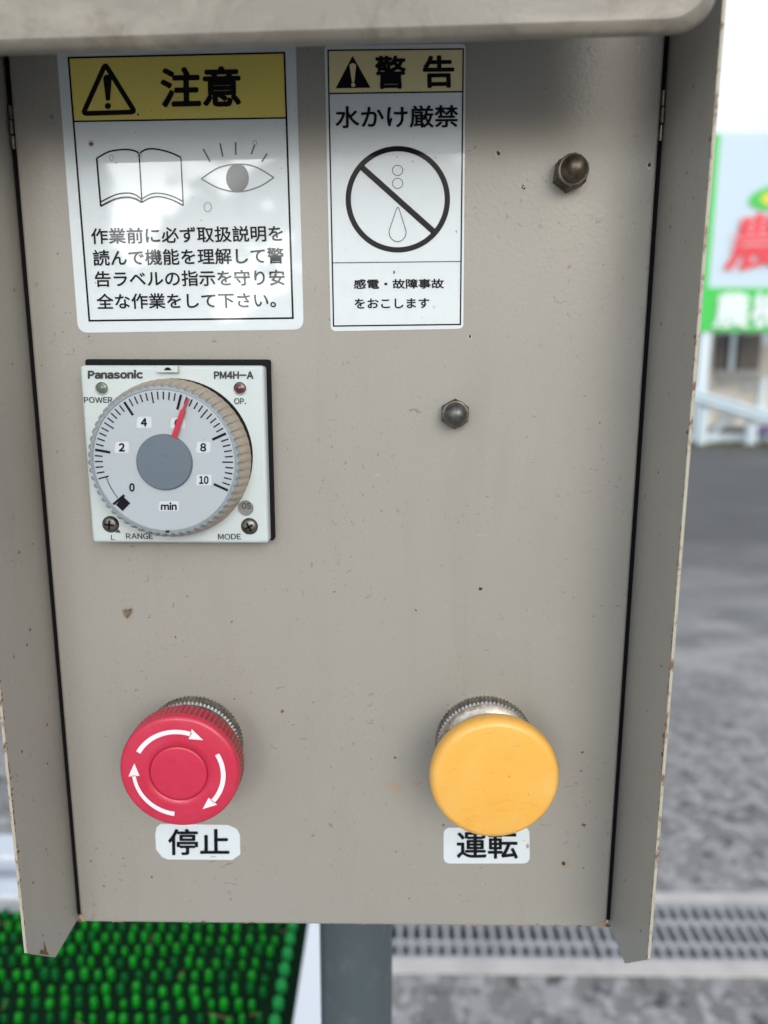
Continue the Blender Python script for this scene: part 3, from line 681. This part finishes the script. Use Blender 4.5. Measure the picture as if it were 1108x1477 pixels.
# ------------------------------------------------------------------ ground and drain
pa = M("asphalt", (0.205, 0.20, 0.198), 0.7)
pa.mix(pa.ramp(pa.noise(3.0, 4, 0.6), 0.42, 0.60, 0, .7), (0.142, 0.14, 0.143))
pa.mix(pa.ramp(pa.noise(15, 4, 0.7, 0.3), 0.50, 0.56, 0, .9), (0.31, 0.305, 0.308))
pa.mix(pa.ramp(pa.noise(26, 4, 0.75), 0.54, 0.60, 0, .85), (0.40, 0.393, 0.392))
pa.mix(pa.ramp(pa.noise(19, 4, 0.7), 0.38, 0.45, .9, 0), (0.04, 0.041, 0.045))
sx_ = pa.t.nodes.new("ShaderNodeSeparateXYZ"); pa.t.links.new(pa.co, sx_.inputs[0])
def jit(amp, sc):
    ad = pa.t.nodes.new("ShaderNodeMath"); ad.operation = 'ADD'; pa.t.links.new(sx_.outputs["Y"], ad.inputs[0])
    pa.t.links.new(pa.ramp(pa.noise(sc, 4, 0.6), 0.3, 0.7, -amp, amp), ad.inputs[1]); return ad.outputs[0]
pa.mix(pa.ramp(jit(.5, 1.4), 1.9, 2.9, 0, .75), (0.225, 0.22, 0.227))                  # smoother, worn surfacing past the drain
pa.mix(pa.mul(pa.ramp(pa.noise(1.6, 3, 0.5, 0.5, pa.scaled(1, 2, 1)), 0.46, 0.64, 0, .75), pa.ramp(jit(.3, 2), 1.9, 2.4)), (0.38, 0.36, 0.345))
pa.mix(pa.mul(pa.ramp(pa.noise(1.9, 3, 0.5, 0.5, pa.scaled(1, 2.4, 1)), 0.36, 0.46, .7, 0), pa.ramp(jit(.3, 2), 1.9, 2.4)), (0.13, 0.135, 0.14))
pa.mix(pa.ramp(jit(1.3, 0.6), 3.0, 5.6, 0, .9), (0.066, 0.065, 0.069))                   # darker further out
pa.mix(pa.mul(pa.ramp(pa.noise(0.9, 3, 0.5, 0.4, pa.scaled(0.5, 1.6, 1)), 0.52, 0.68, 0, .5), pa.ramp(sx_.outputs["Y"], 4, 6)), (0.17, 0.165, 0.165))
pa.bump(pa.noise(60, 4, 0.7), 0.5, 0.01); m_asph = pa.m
pk = M("concrete", (0.50, 0.475, 0.465), 0.85); pk.mix(pk.ramp(pk.noise(14, 5, 0.65), 0.42, 0.7, 0, .7), (0.36, 0.345, 0.335)); m_conc = pk.m
m_dark = M("drain_dark", (0.025, 0.03, 0.025), 0.9).m
pgt = M("galvanised_grating", (0.36, 0.37, 0.39), 0.5, metal=0.15); pgt.mix(pgt.ramp(pgt.noise(20, 4), .45, .7, 0, .6), (0.25, 0.265, 0.26)); m_grate = pgt.m
yk0, yg0, yg1, yk1 = atz(800, 1407, 0).y, atz(800, 1386, 0).y, atz(800, 1300, 0).y, atz(800, 1287, 0).y
mb = MB(); B = 700
xs = [-B, -30, -8, -3, 0, 3, 8, 30, B]
for ya_, yb_ in ((-B, -30), (-30, -5), (-5, yk0), (yk1, 5), (5, 30), (30, B)):
    for i in range(len(xs) - 1): mb.face([(xs[i], ya_, 0), (xs[i + 1], ya_, 0), (xs[i + 1], yb_, 0), (xs[i], yb_, 0)])
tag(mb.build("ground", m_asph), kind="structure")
mb = MB(); X0, X1 = -12, 12
mb.box((X0, yk0, -.3), (X1, yg0, .004)); mb.box((X0, yg1, -.3), (X1, yk1, .004))
mb.face([(X0, yg0, -.25), (X1, yg0, -.25), (X1, yg1, -.25), (X0, yg1, -.25)], 1)
tag(mb.build("drain_channel", [m_conc, m_dark]), kind="structure")
xj = atz(856, 1360, 0).x; LEN = 1.0
def grating(x0, lab):
    o = empty("drain_grating", (x0 + LEN / 2, (yg0 + yg1) / 2, 0)); tag(o, lab, "drain grating", "steel gratings laid along the drain")
    bars = MB(); ya, yb = yg0 + .004, yg1 - .004; n = int(LEN / .0245)
    for i in range(n + 1):
        x = x0 + .006 + i * (LEN - .02) / n; bars.box((x, ya, -.03), (x + .0085, yb, -.001))
    sub(bars, "bars", m_grate, o)
    fr_ = MB()
    for t in (0.02, 0.27, 0.66, 0.98):
        y = ya + (yb - ya) * t; fr_.box((x0 + .002, y - .0038, -.028), (x0 + LEN - .003, y + .0038, .001))
    sub(fr_, "cross_bars", m_grate, o)
    return o
grating(xj - LEN, "galvanised drain grating behind the post, left of the joint")
grating(xj + .003, "galvanised drain grating right of the joint, below the right flange")

# ------------------------------------------------------------------ far side of the yard
YS = 14.5
sm = M("sign_face", (0.54, 0.67, 0.77), 0.6, spec=0.2); m_sign = sm.m
m_sgreen = M("sign_green", (0.03, 0.52, 0.07), 0.5).m; m_sred = M("sign_red", (0.72, 0.035, 0.06), 0.5).m
m_spink = M("sign_pink", (0.72, 0.48, 0.52), 0.5).m; m_syel = M("sign_yellow", (0.70, 0.62, 0.03), 0.5).m
m_swhite = M("sign_white", (0.72, 0.82, 0.84), 0.5).m; m_leg = M("pale_blue_steel", (0.60, 0.70, 0.77), 0.5).m; m_rail = M("pale_blue_rail", (0.52, 0.62, 0.69), 0.45).m
s_tl, s_bl = at(1024, 191, YS), at(1006, 479, YS); sx0 = (s_tl.x + s_bl.x) / 2; sx1 = sx0 + 4.6
sign = empty("shop_sign", ((sx0 + sx1) / 2, YS, 0)); tag(sign, "large pale blue roadside sign with a red character and a green band of white characters", "sign")
mb = MB(); mb.box((sx0, YS, s_bl.z), (sx1, YS + .25, s_tl.z)); sub(mb, "sign_board", m_sign, sign, bevel=.02)
iden = lambda x, y: (x, y)
class Far(Art):
    def P(s, x, y, k): return at(x, y, s.Y - k * 0.012)
def rect(A, x0, z0, x1, z1, mi, k): A.mb.face([(x0, YS - k * .012, z0), (x1, YS - k * .012, z0), (x1, YS - k * .012, z1), (x0, YS - k * .012, z1)], mi)
A = Far(YS, iden)
zb1 = at(1060, 415, YS).z; zg = at(1060, 421, YS).z
rect(A, sx0 + .02, s_bl.z + .01, sx1 - .02, zb1, 0, 1)
rect(A, sx0 + .02, at(1020, 425, YS).z + .12, sx0 + .17, s_tl.z - .02, 0, 1)
A.text("農", (1043, 391), (1139, 388), (1060, 308), 1, 3, 0.024); 
for yy, wd_ in ((341, 4.5), (354, 4.5), (366, 3)): A.stroke([(1054, yy), (1138, yy - 1)], wd_, 2, 4)
for xx in (1072, 1087, 1103, 1119): A.stroke([(xx, 313), (xx - 4, 336)], 4.5, 2, 4)
lf = [(1126 + 46 * math.cos(a), 284 + 19 * math.sin(a) - 6 * math.cos(a)) for a in [2 * math.pi * i / 40 for i in range(40)]]; A.poly(lf, 0, 2)
A.disc(1128, 287, 30, 12, 3, 3, 32)
A.text("農機", (1028, 474), (1136, 473), (1032, 421), 4, 3, 0.03)
sub(A.mb, "sign_lettering", [m_sgreen, m_sred, m_spink, m_syel, m_swhite], sign)
for px in (1017, 1250):
    c = at(px, 520, YS); mb = MB(); mb.box((c.x - .1, YS + .03, 0), (c.x + .1, YS + .22, s_bl.z + .001)); sub(mb, "sign_leg", m_leg, sign)

# barrier with a sloping beam in front of the sign
YR = 12.6; q0, q1 = at(990, 557, YR), at(1108, 593, YR); slp = (q1.z - q0.z) / (q1.x - q0.x)
gr = empty("barrier", (q1.x, YR, 0)); tag(gr, "pale blue steel barrier with a sloping beam before the sign", "barrier")
mb = MB(); xa_, xb_ = q0.x - 1.2, q1.x + 1.1; rows = []
for y, dz in ((YR + .05, 0), (YR - .02, 0), (YR - .07, -.06), (YR - .02, -.12), (YR - .07, -.18), (YR - .02, -.24), (YR + .05, -.24)):
    rows.append([(x, y, q0.z + slp * (max(x, q0.x) - q0.x) + dz) for x in (xa_, q0.x, q0.x + .7, xb_)])
mb.grid(rows, 0, False); sub(mb, "rail_beam", m_rail, gr)
for px in (962, 1014, 1085, 1150):
    c = at(px, 600, YR + .12); mb = MB(); zt = q0.z + slp * (max(c.x, q0.x) - q0.x) - .05; mb.box((c.x - .075, YR + .051, 0), (c.x + .075, YR + .19, zt)); sub(mb, "rail_post", m_rail, gr)
mb = MB(); c = at(1055, 600, YR + .3); mb.face([(c.x - .5, YR + .3, .02), (c.x - .42, YR + .3, .02), (c.x + .1, YR + .3, .55), (c.x + .02, YR + .3, .55)]); mb.face([(c.x - .5, YR + .36, .02), (c.x - .42, YR + .36, .02), (c.x + .1, YR + .36, .55), (c.x + .02, YR + .36, .55)]); sub(mb, "brace", m_rail, gr)

# kerb, verge, flowers
mb = MB(); yk = atz(1050, 639, 0).y; mb.box((-30, yk, 0), (30, yk + .25, .15)); tag(mb.build("kerb", m_leg), kind="structure")
mb = MB()
for i in range(2600):
    x = random.uniform(3, 14); y = yk - random.random() ** 1.5 * 1.1 - .02; h = random.uniform(.02, .07); a = random.uniform(0, 3.1)
    mb.face([(x - .02 * math.cos(a), y - .02 * math.sin(a), 0), (x + .02 * math.cos(a), y + .02 * math.sin(a), 0), (x + random.uniform(-.03, .03), y + random.uniform(-.03, .03), h)], 0)
tag(mb.build("grass", M("dry_grass", (0.10, 0.10, 0.03), 0.9).m), "thin yellowish grass along the foot of the kerb", "grass", kind="stuff")
fc = at(1103, 632, yk - .25); fl_ = empty("flowering_plant", (fc.x, fc.y, 0)); tag(fl_, "small plant with mauve flowers in front of the far kerb", "plant")
mb = MB(); mb2 = MB()
for i in range(90):
    a = random.uniform(0, 6.3); e = random.uniform(0, 1.5); r = random.uniform(.1, .17); c = Vector((fc.x + r * math.cos(a) * math.cos(e), fc.y + r * math.sin(a) * math.cos(e), .16 + r * math.sin(e)))
    u = Vector((random.uniform(-1, 1), random.uniform(-1, 1), random.uniform(-1, 1))).normalized(); v = u.orthogonal(); q = .035
    (mb if random.random() < .75 else mb2).face([c + u * q, c + v * q, c - u * q, c - v * q], 0)
mb2.tube((fc.x, fc.y, 0), (fc.x, fc.y, .2), .02, 6)
sub(mb, "flowers", M("mauve_petal", (0.45, 0.33, 0.68), 0.7).m, fl_); sub(mb2, "leaves", M("leaf_green", (0.06, 0.10, 0.03), 0.8).m, fl_)

# low building behind the sign
bd = empty("low_building", (10, 22, 0)); tag(bd, "low beige building behind the sign with dark openings", "building")
pb = M("beige_render", (0.60, 0.55, 0.47), 0.9); pb.mix(pb.ramp(pb.noise(1.5, 5, .65), .42, .65, 0, .6), (0.68, 0.67, 0.64)); m_bw = pb.m
YB = 18.0; mb = MB(); mb.box((4, YB, 0), (26, YB + 7, 3.0)); sub(mb, "wall", m_bw, bd)
mb = MB(); mb.box((3.6, YB - .4, 3.001), (26.4, YB + 7.4, 3.2)); sub(mb, "roof", M("roof_metal", (0.3, 0.32, 0.34), .6).m, bd)
m_open = M("dark_glass", (0.10, 0.09, 0.085), 0.25).m; m_wframe = M("grey_frame", (0.42, 0.43, 0.42), .6).m
def opening(p0, p1, m, name, dy=.03):
    a, b = at(*p0, YB), at(*p1, YB); mb = MB(); mb.box((a.x, YB - dy, b.z), (b.x, YB - .001, a.z)); return sub(mb, name, m, bd)
opening((1032, 482), (1050, 534), m_open, "window"); opening((1062, 482), (1094, 534), m_open, "window")
opening((1050.5, 482), (1061.5, 534), m_swhite, "shutter"); opening((1030, 536), (1094, 543), m_wframe, "window_sill", .12); opening((1068, 545), (1090, 566), m_wframe, "door"); opening((1097, 482), (1108, 497), m_swhite, "vent"); opening((1008, 500), (1019, 540), m_wframe, "panel_strip")
opening((1034, 547), (1062, 553), m_wframe, "ledge", .15); opening((1036, 575), (1060, 622), m_wframe, "shutter"); opening((1094.5, 545), (1101, 600), m_swhite, "downpipe", .1)
